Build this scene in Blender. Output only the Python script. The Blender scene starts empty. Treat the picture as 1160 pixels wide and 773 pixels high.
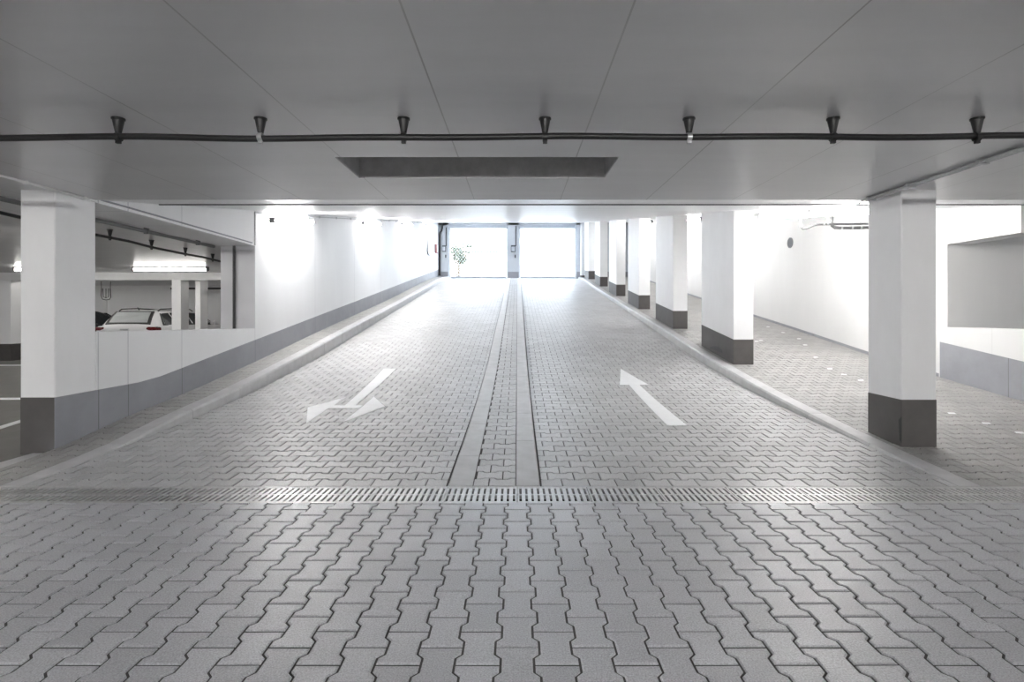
import bpy, math, random
from mathutils import Vector, Matrix

random.seed(7)
SC = bpy.context.scene
COL = SC.collection
PI = math.pi

# ------------------------------------------------------------------ camera
F, PX, PY, H = 600.0, 586.0, 356.0, 1.25       # focal length in px, principal point, eye height
cam_d = bpy.data.cameras.new('camera')
cam = bpy.data.objects.new('camera', cam_d)
COL.objects.link(cam)
cam.location = (0, 0, H)
cam.rotation_euler = (PI / 2, 0, 0)
cam_d.sensor_width = 36.0
cam_d.lens = 36.0 * F / 1160.0
cam_d.shift_x = (580.0 - PX) / 1160.0
cam_d.shift_y = -(386.5 - PY) / 1160.0
cam_d.clip_start = 0.05
cam_d.clip_end = 400
SC.camera = cam

# ------------------------------------------------------------------ profiles along the ramp
def hermite(pts):
    xs = [p[0] for p in pts]
    ys = [p[1] for p in pts]
    n = len(xs)
    sl = [(ys[i + 1] - ys[i]) / (xs[i + 1] - xs[i]) for i in range(n - 1)]
    m = [sl[0]] + [0 if sl[i - 1] * sl[i] <= 0 else 2 * sl[i - 1] * sl[i] / (sl[i - 1] + sl[i]) for i in range(1, n - 1)] + [sl[-1]]
    def f(x):
        if x <= xs[0]:
            return ys[0]
        if x >= xs[-1]:
            return ys[-1] + 0.0 * (x - xs[-1])
        i = 0
        while x > xs[i + 1]:
            i += 1
        h = xs[i + 1] - xs[i]
        t = (x - xs[i]) / h
        return ((1 + 2 * t) * (1 - t) ** 2 * ys[i] + t * (1 - t) ** 2 * h * m[i]
                + t * t * (3 - 2 * t) * ys[i + 1] + t * t * (t - 1) * h * m[i + 1])
    return f

D0 = 3.84                                        # far edge of the drain
DG = 27.8                                        # the gates
L = hermite([(D0, 0.0), (4.83, .045), (5.85, .098), (6.89, .170), (7.8, .255), (9.48, .455), (11.83, .80), (15.36, 1.315), (21, 2.14), (27.0, 3.03), (28.3, 3.16)])
SR = hermite([(D0, 0.0), (4.73, .062), (5.5, .128), (6.9, .268), (8.4, .452), (11.66, .925), (14.93, 1.385), (18.3, 1.87), (21.9, 2.39), (25.5, 2.93), (28.3, 3.25)])
SL = hermite([(D0, 0.0), (4.73, .046), (5.22, .115), (5.62, .17), (6.52, .262), (8.33, .50), (10.82, .862), (16.04, 1.585), (27.5, 3.19), (28.3, 3.25)])
ML = hermite([(D0, .004), (4.83, .065), (5.85, .135), (6.89, .218), (7.8, .307), (9.48, .51), (11.83, .855), (15.36, 1.37), (21, 2.19), (27.0, 3.07), (28.3, 3.18)])
C = lambda y: 1.522 + .163 * y                   # sloping ceiling over the ramp
CZ = 2.36                                        # flat ceiling
YS = 5.14                                        # where the flat ceiling ends

def px_to(zf, px, py):
    """a point of the photograph carried onto a surface z = zf(y)"""
    lo, hi = 1.6, 28.0
    for _ in range(60):
        d = (lo + hi) / 2
        if H - (py - PY) * d / F > zf(d):
            lo = d
        else:
            hi = d
    return ((px - PX) * d / F, d)

# ------------------------------------------------------------------ materials
def mat_new(name):
    m = bpy.data.materials.new(name)
    m.use_nodes = True
    nt = m.node_tree
    b = nt.nodes['Principled BSDF']
    return m, nt, b

def N(nt, typ, **kw):
    n = nt.nodes.new(typ)
    for k, v in kw.items():
        if k.startswith('i_'):
            n.inputs[int(k[2:])].default_value = v
        else:
            setattr(n, k, v)
    return n

def mathn(nt, op, a, b=None):
    n = nt.nodes.new('ShaderNodeMath')
    n.operation = op
    for i, v in enumerate((a, b)):
        if v is None:
            continue
        if isinstance(v, (int, float)):
            n.inputs[i].default_value = v
        else:
            nt.links.new(v, n.inputs[i])
    return n.outputs[0]

def mixc(nt, fac, a, b):
    n = nt.nodes.new('ShaderNodeMix')
    n.data_type = 'RGBA'
    if isinstance(fac, (int, float)):
        n.inputs[0].default_value = fac
    else:
        nt.links.new(fac, n.inputs[0])
    for i, v in ((6, a), (7, b)):
        if isinstance(v, tuple):
            n.inputs[i].default_value = (*v, 1)
        else:
            nt.links.new(v, n.inputs[i])
    return n.outputs[2]

def surface(name, col, rough=.6, var=.08, scale=3.0, stretch=(1, 1, 1), metal=0.0, bump=0.0, bscale=60, spec=.5,
            lines=None, line_col=(.3, .3, .3), line_w=.004, axis=1, period=None):
    m, nt, b = mat_new(name)
    tc = N(nt, 'ShaderNodeTexCoord')
    mp = N(nt, 'ShaderNodeMapping')
    mp.inputs['Scale'].default_value = stretch
    nt.links.new(tc.outputs['Object'], mp.inputs[0])
    ns = N(nt, 'ShaderNodeTexNoise')
    ns.inputs['Scale'].default_value = scale
    ns.inputs['Detail'].default_value = 6
    ns.inputs['Roughness'].default_value = .62
    nt.links.new(mp.outputs[0], ns.inputs['Vector'])
    f = mathn(nt, 'MULTIPLY_ADD', ns.outputs[0], 2.4)
    f.node.inputs[2].default_value = -.7
    f.node.use_clamp = True
    lo = tuple(c * (1 - var) for c in col)
    hi = tuple(min(1, c * (1 + var)) for c in col)
    c = mixc(nt, f, lo, hi)
    if lines or period:
        geo = N(nt, 'ShaderNodeNewGeometry')
        sx = N(nt, 'ShaderNodeSeparateXYZ')
        nt.links.new(geo.outputs['Position'], sx.inputs[0])
        v = sx.outputs[axis]
        acc = None
        if period:
            p, off = period
            t = mathn(nt, 'ADD', v, off)
            t = mathn(nt, 'MODULO', mathn(nt, 'ADD', t, 100 * p), p)
            t = mathn(nt, 'ABSOLUTE', mathn(nt, 'SUBTRACT', t, p / 2))
            acc = mathn(nt, 'LESS_THAN', t, line_w / 2)
        for y in lines or ():
            t = mathn(nt, 'LESS_THAN', mathn(nt, 'ABSOLUTE', mathn(nt, 'SUBTRACT', v, y)), line_w / 2)
            acc = t if acc is None else mathn(nt, 'MAXIMUM', acc, t)
        n2 = N(nt, 'ShaderNodeTexNoise')
        n2.inputs['Scale'].default_value = 1.3
        nt.links.new(tc.outputs['Object'], n2.inputs['Vector'])
        w = mathn(nt, 'MULTIPLY_ADD', n2.outputs[0], 1.6)
        w.node.inputs[2].default_value = -.1
        w.node.use_clamp = True
        c = mixc(nt, mathn(nt, 'MULTIPLY', acc, w), c, line_col)
    nt.links.new(c, b.inputs['Base Color'])
    b.inputs['Roughness'].default_value = rough
    b.inputs['Metallic'].default_value = metal
    b.inputs['Specular IOR Level'].default_value = spec
    if bump:
        n3 = N(nt, 'ShaderNodeTexNoise')
        n3.inputs['Scale'].default_value = bscale
        n3.inputs['Detail'].default_value = 4
        nt.links.new(tc.outputs['Object'], n3.inputs['Vector'])
        bp = N(nt, 'ShaderNodeBump')
        bp.inputs['Strength'].default_value = bump
        bp.inputs['Distance'].default_value = .004
        nt.links.new(n3.outputs[0], bp.inputs['Height'])
        nt.links.new(bp.outputs[0], b.inputs['Normal'])
    return m

def paver_mat(name, col, rough):
    m, nt, b = mat_new(name)
    at = N(nt, 'ShaderNodeAttribute', attribute_name='tone')
    tc = N(nt, 'ShaderNodeTexCoord')
    n1 = N(nt, 'ShaderNodeTexNoise')
    n1.inputs['Scale'].default_value = 170
    n1.inputs['Detail'].default_value = 3
    nt.links.new(tc.outputs['Object'], n1.inputs['Vector'])
    n2 = N(nt, 'ShaderNodeTexNoise')
    n2.inputs['Scale'].default_value = .9
    n2.inputs['Detail'].default_value = 5
    nt.links.new(tc.outputs['Object'], n2.inputs['Vector'])
    a = mathn(nt, 'MULTIPLY_ADD', at.outputs['Fac'], .20)
    a.node.inputs[2].default_value = .90
    g = mathn(nt, 'MULTIPLY_ADD', n1.outputs[0], 1.5)
    g.node.inputs[2].default_value = .25
    s = mathn(nt, 'MULTIPLY_ADD', n2.outputs[0], .36)
    s.node.inputs[2].default_value = .82
    f = mathn(nt, 'MULTIPLY', mathn(nt, 'MULTIPLY', a, g), s)
    v = N(nt, 'ShaderNodeVectorMath', operation='SCALE')
    v.inputs[0].default_value = col
    nt.links.new(f, v.inputs['Scale'])
    nt.links.new(v.outputs[0], b.inputs['Base Color'])
    b.inputs['Roughness'].default_value = rough
    b.inputs['Specular IOR Level'].default_value = 1.0
    bp = N(nt, 'ShaderNodeBump')
    bp.inputs['Strength'].default_value = .35
    bp.inputs['Distance'].default_value = .002
    nt.links.new(n1.outputs[0], bp.inputs['Height'])
    nt.links.new(bp.outputs[0], b.inputs['Normal'])
    return m

def emitter(name, col, strength):
    m, nt, b = mat_new(name)
    b.inputs['Base Color'].default_value = (.9, .9, .9, 1)
    b.inputs['Emission Color'].default_value = (*col, 1)
    b.inputs['Emission Strength'].default_value = strength
    return m

TUBE = 42.0
M = dict(
    paver=paver_mat('grey_paver', (.415, .420, .442), .40),
    paver_ramp=paver_mat('ramp_paver', (.42, .42, .425), .44),
    paver_side=paver_mat('service_paver', (.30, .293, .285), .5),
    joint=surface('joint_sand', (.075, .073, .07), .95, .2, 40),
    kerb=surface('kerb_concrete', (.48, .48, .485), .45, .12, 6, bump=.2),
    white_wall=surface('white_wall_paint', (.78, .785, .795), .5, .03, 1.4, (1, 1, .25), bump=.12, bscale=25,
                       lines=(5.22, 5.62, 6.52, 8.34, 10.82, 13.43, 16.04, 18.6, 21.2, 23.8), line_w=.014, line_col=(.5, .5, .53)),
    band=surface('grey_band_paint', (.27, .275, .30), .55, .10, 2.5, bump=.15, bscale=30,
                 lines=(5.22, 5.62, 6.52, 8.34, 10.82, 13.43, 16.04), line_w=.012, line_col=(.12, .12, .13)),
    column=surface('column_paint', (.82, .825, .835), .5, .04, 2.2, (1, 1, .5), bump=.15, bscale=25),
    base=surface('dark_base_paint', (.098, .092, .090), .55, .12, 4, spec=.25, bump=.15, bscale=30),
    ceiling=surface('flat_ceiling_concrete', (.62, .62, .635), .30, .05, 1.2, (.5, 3, 1), bump=.06, bscale=14, spec=1.0,
                    period=(.8333, 0.0), axis=0, line_w=.008, line_col=(.30, .30, .30)),
    ceiling_hi=surface('ramp_ceiling_paint', (.86, .865, .88), .38, .06, 1.5, (.35, 3, 1), bump=.08, bscale=10,
                       lines=(6.14,), line_w=.10, line_col=(.22, .22, .23)),
    shaft=surface('raw_concrete', (.48, .48, .49), .8, .18, 8, bump=.3),
    asphalt=surface('dark_asphalt', (.155, .148, .14), .6, .12, 3, bump=.3, bscale=120),
    paint=surface('road_paint', (.86, .87, .88), .5, .04, 10),
    iron=surface('grate_steel', (.50, .50, .50), .42, .15, 30, metal=.75),
    trough=surface('drain_trough', (.03, .03, .03), .9, .2, 10),
    black=surface('black_plastic', (.012, .012, .013), .38, .1, 20),
    galv=surface('galvanised_steel', (.48, .49, .50), .4, .15, 40, metal=.6),
    pipe=surface('grey_pipe', (.15, .152, .155), .4, .08, 10),
    housing=surface('white_housing', (.80, .80, .80), .4, .03, 8),
    cap=surface('dark_end_cap', (.22, .22, .225), .4, .05, 8),
    tube=emitter('tube_glow', (1.0, .985, .96), TUBE),
    tube_bay=emitter('bay_tube_glow', (1.0, .97, .92), TUBE * .17),
    tube_side=emitter('side_tube_glow', (1.0, .985, .955), TUBE * .62),
    gatebox=surface('gate_steel', (.42, .45, .50), .45, .06, 8),
    gatemesh=surface('gate_wire', (.82, .83, .85), .5, .04, 8),
    ctrl=surface('control_box', (.06, .065, .075), .4, .08, 12),
    gatewall=surface('blue_grey_wall_paint', (.50, .53, .57), .5, .04, 2),
    right_wall=surface('right_wall_paint', (.68, .68, .68), .5, .03, 1.4, (1, 1, .25), bump=.12, bscale=25, lines=(6.75,), line_w=.010, line_col=(.6, .6, .6)),
    red=surface('red_box', (.30, .13, .13), .45, .05, 10),
    outside=surface('outside_paving', (.62, .62, .62), .8, .1, 1),
    leaf=surface('leaf', (.065, .08, .05), .6, .3, 12),
    bark=surface('bark', (.12, .09, .06), .85, .25, 15),
    rail=surface('railing_paint', (.035, .035, .037), .5, .1, 9),
    car_light=surface('silver_white_lacquer', (.70, .70, .71), .25, .02, 2),
    car_dark=surface('dark_lacquer', (.03, .032, .036), .2, .05, 2),
    glass=surface('tinted_glass', (.028, .032, .034), .08, .05, 2, spec=.8),
    glass_pale=surface('pale_glass', (.42, .44, .44), .12, .05, 2, spec=.8),
    rubber=surface('tyre_rubber', (.02, .02, .02), .8, .1, 20),
    lamp=surface('tail_lamp', (.10, .012, .014), .2, .1, 6),
    trimblack=surface('black_trim', (.02, .02, .02), .45, .1, 10),
)

# ------------------------------------------------------------------ mesh helpers
class MB:
    def __init__(s):
        s.v, s.f, s.mi, s.tone = [], [], [], []
    def face(s, idx, mi=0, tone=.5):
        s.f.append(tuple(idx)); s.mi.append(mi); s.tone.append(tone)
    def add(s, vs, fs, mi=0, tone=.5):
        o = len(s.v)
        s.v += [tuple(v) for v in vs]
        for f in fs:
            s.face([i + o for i in f], mi, tone)
    def box(s, x0, x1, y0, y1, z0, z1, mi=0):
        vs = [(x, y, z) for z in (z0, z1) for y in (y0, y1) for x in (x0, x1)]
        s.add(vs, [(0, 2, 3, 1), (4, 5, 7, 6), (0, 1, 5, 4), (2, 6, 7, 3), (0, 4, 6, 2), (1, 3, 7, 5)], mi)
        return s
    def bevel_box(s, x0, x1, y0, y1, z0, z1, b=.01, mi=0):
        """box whose edges along z are chamfered, with chamfered rims"""
        def ring(i, z):
            return [(x0 + i + b, y0 + i, z), (x1 - i - b, y0 + i, z), (x1 - i, y0 + i + b, z), (x1 - i, y1 - i - b, z),
                    (x1 - i - b, y1 - i, z), (x0 + i + b, y1 - i, z), (x0 + i, y1 - i - b, z), (x0 + i, y0 + i + b, z)]
        s.rings([ring(b, z0), ring(0, z0 + b), ring(0, z1 - b), ring(b, z1)], mi)
        return s
    def rings(s, rs, mi=0, cap=True):
        n = len(rs[0])
        vs = [p for r in rs for p in r]
        fs = []
        for k in range(len(rs) - 1):
            for i in range(n):
                j = (i + 1) % n
                fs.append((k * n + i, k * n + j, (k + 1) * n + j, (k + 1) * n + i))
        if cap:
            fs.append(tuple(range(n - 1, -1, -1)))
            fs.append(tuple((len(rs) - 1) * n + i for i in range(n)))
        s.add(vs, fs, mi)
        return s
    def prism_x(s, poly, x0, x1, mi=0):
        """(y, z) outline extruded along x"""
        s.rings([[(x0, y, z) for y, z in poly], [(x1, y, z) for y, z in poly]], mi)
        return s
    def tube(s, pts, r, n=10, mi=0):
        pts = [Vector(p) for p in pts]
        rs = []
        for i, p in enumerate(pts):
            a = pts[max(0, i - 1)]
            b = pts[min(len(pts) - 1, i + 1)]
            t = (b - a).normalized()
            up = Vector((0, 0, 1)) if abs(t.z) < .9 else Vector((0, 1, 0))
            u = t.cross(up).normalized()
            w = u.cross(t)
            rr = r[i] if isinstance(r, (list, tuple)) else r
            rs.append([p + (u * math.cos(2 * PI * k / n) + w * math.sin(2 * PI * k / n)) * rr for k in range(n)])
        s.rings(rs, mi)
        return s
    def lathe(s, prof, n=16, c=(0, 0, 0), mi=0):
        s.rings([[(c[0] + r * math.cos(2 * PI * k / n), c[1] + r * math.sin(2 * PI * k / n), c[2] + z) for k in range(n)] for r, z in prof], mi)
        return s
    def build(s, name, mats, parent=None, smooth=False, tone=False, fix=True):
        me = bpy.data.meshes.new(name)
        me.from_pydata(s.v, [], s.f)
        if not isinstance(mats, (list, tuple)):
            mats = [mats]
        for m in mats:
            me.materials.append(m)
        me.polygons.foreach_set('material_index', s.mi)
        if tone:
            a = me.attributes.new('tone', 'FLOAT', 'FACE')
            a.data.foreach_set('value', s.tone)
        if fix:
            import bmesh
            bm = bmesh.new()
            bm.from_mesh(me)
            bmesh.ops.recalc_face_normals(bm, faces=bm.faces)
            bm.to_mesh(me)
            bm.free()
        if smooth:
            me.polygons.foreach_set('use_smooth', [True] * len(me.polygons))
            if hasattr(me, 'set_sharp_from_angle'):
                me.set_sharp_from_angle(angle=math.radians(40))
        me.update()
        o = bpy.data.objects.new(name, me)
        COL.objects.link(o)
        if parent is not None:
            o.parent = parent
        return o

def struct(name, mb, mats, **kw):
    o = mb.build(name, mats, **kw)
    o['kind'] = 'structure'
    return o

def tag(o, label, cat, group=None):
    o['label'] = label
    o['category'] = cat
    if group:
        o['group'] = group
    return o

def thing(name, label, cat, loc=(0, 0, 0), rot=(0, 0, 0), group=None):
    o = bpy.data.objects.new(name, None)
    o.empty_display_size = .1
    COL.objects.link(o)
    o.location = loc
    o.rotation_euler = rot
    return tag(o, label, cat, group)

def copy_thing(o, loc, rot=None, label=None):
    r = o.copy()
    COL.objects.link(r)
    r.location = loc
    if rot is not None:
        r.rotation_euler = rot
    if label:
        r['label'] = label
    for ch in list(o.children):
        c = ch.copy(); COL.objects.link(c); c.parent = r
        for g in list(ch.children):
            d = g.copy(); COL.objects.link(d); d.parent = c
    return r

def clip(poly, axis, lim, keep_less):
    out = []
    n = len(poly)
    for i in range(n):
        a, b = poly[i], poly[(i + 1) % n]
        ia = (a[axis] <= lim) if keep_less else (a[axis] >= lim)
        ib = (b[axis] <= lim) if keep_less else (b[axis] >= lim)
        if ia:
            out.append(a)
        if ia != ib:
            t = (lim - a[axis]) / (b[axis] - a[axis])
            out.append((a[0] + t * (b[0] - a[0]), a[1] + t * (b[1] - a[1])))
    return out

# ------------------------------------------------------------------ double-T pavers as real blocks
PL, PW = .2, .1425

def outline(t, flat=False):
    a, b, c = PL / 2 - t, .0825 - t, .060 - t
    k = .384 * t
    h1, h2 = .0610 + k, .0390 + k
    top = [(a, b), (h1, b), (h2, c), (-h2, c), (-h1, b), (-a, b)]
    if flat:
        e = PW / 2 - t
        bot = [(-a, -e), (a, -e)]
    else:
        bot = [(-a, -b), (-h1, -b), (-h2, -c), (h2, -c), (h1, -b), (a, -b)]
    return top + bot

def pave(mb, x0, x1, y0, y1, zf, along_y, u0=0.0, v0=0.0, flat_first=False, fine_to=14.0, gap=.0044, cham=.0055):
    """lay blocks over a plan rectangle; along_y: the long side runs away from the camera"""
    if along_y:
        ur, vr = (y0, y1), (x0, x1)
    else:
        ur, vr = (x0, x1), (y0, y1)
    k0 = math.floor((vr[0] - v0) / PW) - 1
    k1 = math.ceil((vr[1] - v0) / PW) + 1
    for k in range(k0, k1 + 1):
        vc = v0 + k * PW
        if flat_first and vc < vr[0] - 1e-4:
            continue
        off = (PL / 2 if k % 2 else 0) + u0
        n0 = math.floor((ur[0] - off) / PL) - 1
        n1 = math.ceil((ur[1] - off) / PL) + 1
        for n in range(n0, n1 + 1):
            uc = off + n * PL
            flat = flat_first and vc < vr[0] + PW
            oo = [(uc + p[0], vc + p[1]) for p in outline(gap, flat)]
            us = [p[0] for p in oo]; vs = [p[1] for p in oo]
            if max(us) < ur[0] + .006 or min(us) > ur[1] - .006 or max(vs) < vr[0] + .006 or min(vs) > vr[1] - .006:
                continue
            inside = min(us) >= ur[0] and max(us) <= ur[1] and min(vs) >= vr[0] and max(vs) <= vr[1]
            tone = random.random()
            dz = random.uniform(-.0012, .0012)
            tx = random.uniform(-.006, .006)
            ty = random.uniform(-.006, .006)
            if not inside:
                for ax, lim, less in ((0, ur[0] + .002, False), (0, ur[1] - .002, True), (1, vr[0] + .002, False), (1, vr[1] - .002, True)):
                    oo = clip(oo, ax, lim, less)
                    if not oo:
                        break
                if len(oo) < 3:
                    continue
                ii = None
            else:
                ii = [(uc + p[0], vc + p[1]) for p in outline(gap + cham, flat)]
            def P(p, drop):
                x, y = (p[1], p[0]) if along_y else (p[0], p[1])
                return (x, y, zf(y) + dz + tx * (p[0] - uc) + ty * (p[1] - vc) - drop)
            far = (oo[0][0] if along_y else oo[0][1]) > fine_to
            m = len(oo)
            rings = []
            if ii and not far:
                rings = [[P(p, .014) for p in oo], [P(p, .0035) for p in oo], [P(p, 0) for p in ii]]
            else:
                rings = [[P(p, .014) for p in oo], [P(p, 0) for p in oo]]
            o = len(mb.v)
            for r in rings:
                mb.v += r
            for q in range(len(rings) - 1):
                for i in range(m):
                    j = (i + 1) % m
                    f = (o + q * m + i, o + q * m + j, o + (q + 1) * m + j, o + (q + 1) * m + i)
                    mb.face(f if not along_y else f[::-1], 0, tone)
            cap = [o + (len(rings) - 1) * m + i for i in range(m)]
            mb.face(cap if not along_y else cap[::-1], 0, tone)

def bed(mb, x0, x1, y0, y1, zf, drop=.0065, mi=1, step=.1):
    n = max(1, int((y1 - y0) / step))
    o = len(mb.v)
    for i in range(n + 1):
        y = y0 + (y1 - y0) * i / n
        mb.v += [(x0, y, zf(y) - drop), (x1, y, zf(y) - drop)]
    for i in range(n):
        mb.face((o + 2 * i, o + 2 * i + 1, o + 2 * i + 3, o + 2 * i + 2), mi)

flat0 = lambda y: 0.0
GY0, GY1 = 3.505, D0                              # the drain
XL, XR = -4.13, 6.05                              # inner faces of the side walls
KL0, KL1 = -3.76, -3.59                           # left kerb
KR0, KR1 = 3.20, 3.37                             # right kerb
MK = (-.505, -.325, -.008, .165)                  # median kerbs

fl = MB()
pave(fl, -7.2, 7.2, .4, GY0, flat0, True, u0=2.19 + .1, v0=0.0, gap=.0046)
bed(fl, -7.2, 7.2, .4, GY0, flat0)
struct('floor', fl, [M['paver'], M['joint']], tone=True, fix=False)
bk = MB(); bk.box(-24, 14, -9, .4, -.2, 0); bk.box(-24, -7.2, .4, GY0, -.2, 0); bk.box(7.2, 14, .4, 9.5, -.2, 0)
struct('floor_concrete', bk, M['asphalt'])

rp = MB()
pave(rp, KL1, MK[0] - .013, GY1, DG + .3, L, False, u0=.03, v0=GY1 + PW / 2, flat_first=True, fine_to=11)
bed(rp, KL1, MK[0], GY1, DG + .3, L)
pave(rp, MK[3] + .013, KR0, GY1, DG + .3, L, False, u0=.03, v0=GY1 + PW / 2, flat_first=True, fine_to=11)
bed(rp, MK[3], KR0, GY1, DG + .3, L)
struct('ramp_paving', rp, [M['paver_ramp'], M['joint']], tone=True, fix=False)

mp_ = MB()
pave(mp_, MK[1] + .005, MK[2] - .005, GY1, DG, ML, False, u0=-.11, v0=GY1 + PW / 2, flat_first=True, fine_to=11)
bed(mp_, MK[1], MK[2], GY1, DG, ML)
struct('median_paving', mp_, [M['paver_ramp'], M['joint']], tone=True, fix=False)

sp = MB()
pave(sp, KR1, XR, GY1, DG, SR, False, u0=.02, v0=GY1 + PW / 2, flat_first=True, fine_to=9)
bed(sp, KR1, XR, GY1, DG, SR)
pave(sp, XR, 7.2, GY1, 7.3, flat0, False, u0=.02, v0=GY1 + PW / 2, flat_first=True, fine_to=5)
bed(sp, XR, 7.2, GY1, 7.3, flat0)
pave(sp, XL, KL0, GY1, DG, SL, False, u0=.05, v0=GY1 + PW / 2, flat_first=True, fine_to=9)
bed(sp, XL, KL0, GY1, DG, SL)
struct('walkway_paving', sp, [M['paver_side'], M['joint']], tone=True, fix=False)

asph = MB()
asph.box(-24, XL - .19, GY1, 21, -.2, -.004)
asph.box(-24, -3.6, GY0 - .1, GY1, -.25, -.22)
struct('floor_asphalt', asph, M['asphalt'])
es = MB(); es.bevel_box(XL - .19, XL - .002, GY1 + .005, 4.72, -.1, .012, .006)
tag(es.build('edging_strip', M['kerb']), 'pale concrete edging strip in front of the left near pillar', 'kerb')

# kerb stones, one metre each
def kerbs(x0, x1, zf, bev_left, bev_right, label, group, y_first):
    y = GY1 + .004
    edges = [y] + [y_first + k for k in range(40) if y_first + k > y + .15 and y_first + k < DG] + [DG]
    for a, b in zip(edges[:-1], edges[1:]):
        mb = MB()
        rs = []
        for i in range(4):
            yy = a + .003 + (b - a - .006) * i / 3
            z = zf(yy)
            bl, br = (.022 if bev_left else .004), (.022 if bev_right else .004)
            h = max(.012, zf(yy) - L(yy))
            bl, br = min(bl, h), min(br, h)
            rs.append([(x0, yy, z - .25), (x1, yy, z - .25), (x1, yy, z - br), (x1 - br * .7, yy, z), (x0 + bl * .7, yy, z), (x0, yy, z - bl)])
        mb.rings(rs)
        tag(mb.build('kerb_stone', M['kerb']), label, 'kerb', group)

kerbs(KL0, KL1, SL, False, True, 'pale concrete kerb stone in the row beside the left white wall', 'kerb stones along the left wall', 4.86)
kerbs(KR0, KR1, SR, True, False, 'grey concrete kerb stone in the row at the foot of the right pillars', 'kerb stones along the right pillars', 4.83)
kerbs(MK[0], MK[1], ML, True, False, 'flat concrete kerb stone in the left row of the median between the lanes', 'left kerb row of the median', 4.50)
kerbs(MK[2], MK[3], ML, False, True, 'flat concrete kerb stone in the right row of the median between the lanes', 'right kerb row of the median', 4.93)

# ------------------------------------------------------------------ drain
tr = MB()
tr.box(-7.2, 7.2, GY0, GY1, -.22, -.20)
tr.box(-7.2, 7.2, GY0 - .03, GY0, -.22, -.012)
tr.box(-7.2, 7.2, GY1, GY1 + .004, -.22, -.012)
dch = tag(tr.build('drain_channel', M['trough']), 'dark trough under the slotted gratings across the floor', 'drain')
def grate():
    mb = MB()
    w = .496
    y0, y1 = GY0 + .012, GY1 - .012
    ym = (y0 + y1) / 2
    for a, b in ((y0, y0 + .026), (ym - .014, ym + .014), (y1 - .026, y1)):
        mb.box(-w / 2, w / 2, a, b, -.03, -.002)
    n = 12
    p = w / n
    for i in range(n + 1):
        xc = -w / 2 + i * p
        a, b = max(-w / 2, xc - .0125), min(w / 2, xc + .0125)
        mb.box(a, b, y0 + .02, ym - .01, -.026, -.0025)
        mb.box(a, b, ym + .01, y1 - .02, -.026, -.0025)
    # the frame's lips with the locking lugs
    return mb
g0 = grate().build('drain_grate', M['iron'])
tag(g0, 'slotted steel grating section in the drain line across the floor', 'drain grate', 'grating sections of the floor drain')
g0.location = (-6.75, 0, 0)
for i in range(1, 28):
    g = g0.copy(); COL.objects.link(g); g.location = (-6.75 + .5 * i, 0, 0)
fr = MB()
fr.box(-7.2, 7.2, GY0, GY0 + .010, -.05, .0)
fr.box(-7.2, 7.2, GY1 - .010, GY1, -.05, .0)
fr.build('drain_frame', M['iron'], dch)['label'] = 'thin steel angle frame'

# ------------------------------------------------------------------ ceilings
cl = MB()
ZT = 2.95
hx0, hx1, hy0, hy1 = -1.29, .715, 3.74, 4.32
cl.box(-24, hx0, -9, YS, CZ, ZT)
cl.box(hx1, 14, -9, YS, CZ, ZT)
cl.box(hx0, hx1, -9, hy0, CZ, ZT)
cl.box(hx0, hx1, hy1, YS, CZ, ZT)
struct('ceiling', cl, M['ceiling'], fix=False)
ho = MB()
e = .004
ho.box(hx0, hx0 + e, hy0, hy1, CZ + .012, ZT); ho.box(hx1 - e, hx1, hy0, hy1, CZ + .012, ZT)
ho.box(hx0, hx1, hy1 - e, hy1, CZ + .012, ZT); ho.box(hx0, hx1, hy0, hy0 + e, CZ + .012, ZT)
ho.box(hx0 - .05, hx1 + .05, hy0 - .05, hy1 + .05, ZT, ZT + .1)
struct('trim_1', ho, M['shaft'])
cs = MB()
cs.prism_x([(YS, C(YS)), (DG + .6, C(DG + .6)), (DG + .6, C(DG + .6) + .5), (YS, C(YS) + .5)], XL - .3, XR + .3)
struct('ceiling_ramp', cs, M['ceiling_hi'])
ej = MB(); ej.prism_x([(6.10, C(6.10) - .011), (6.13, C(6.13) - .011), (6.13, C(6.13) + .01), (6.10, C(6.10) + .01)], XL, XR)
struct('trim_5', ej, M['rail'])
c2 = MB()
c2.box(-24, XL - .02, YS, 21, CZ, CZ + .3)
c2.box(XR + .2, 14, YS, 9.5, CZ, CZ + .3)
struct('ceiling_bays', c2, M['ceiling'])

# ------------------------------------------------------------------ left wall, beam, parapet
YJ = 8.34
def yspan(a, b, st=.8):
    n = max(2, int((b - a) / st) + 1)
    return [a + (b - a) * i / n for i in range(n + 1)]
wl = MB()
ys = yspan(YJ, DG + .4)
wl.prism_x([(YJ, -.3), (DG + .4, -.3), (DG + .4, C(DG + .4) + .1), (YJ, C(YJ) + .1)], XL - .54, XL)
# parapet below the opening
ys = yspan(5.19, YJ, .4)
wl.prism_x([(y, -.1) for y in (5.19, YJ)] + [(YJ, 1.022), (5.19, 1.075)], XL - .22, XL)
# beam over the opening
wl.prism_x([(YS + .001, 2.345), (YJ, 2.325), (YJ, C(YJ) + .1), (YS + .001, C(YS) + .1)], XL - .54, XL)
struct('wall_left', wl, M['white_wall'])
T = lambda y: .505 if y < 5.95 else .505 + .1415 * (y - 5.95)
bl = MB()
ys = yspan(4.7262, DG, .35) 
bl.prism_x([(y, SL(y) - .05) for y in ys] + [(y, T(y)) for y in reversed(ys)], XL - .001, XL + .004)
struct('baseboard_left', bl, M['band'])
tl = MB()
tl.prism_x([(YJ, 2.395), (DG, 2.395 + .155 * (DG - YJ)), (DG, 2.415 + .155 * (DG - YJ)), (YJ, 2.415)], XL - .001, XL + .006)
struct('trim_2', tl, M['white_wall'])

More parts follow.
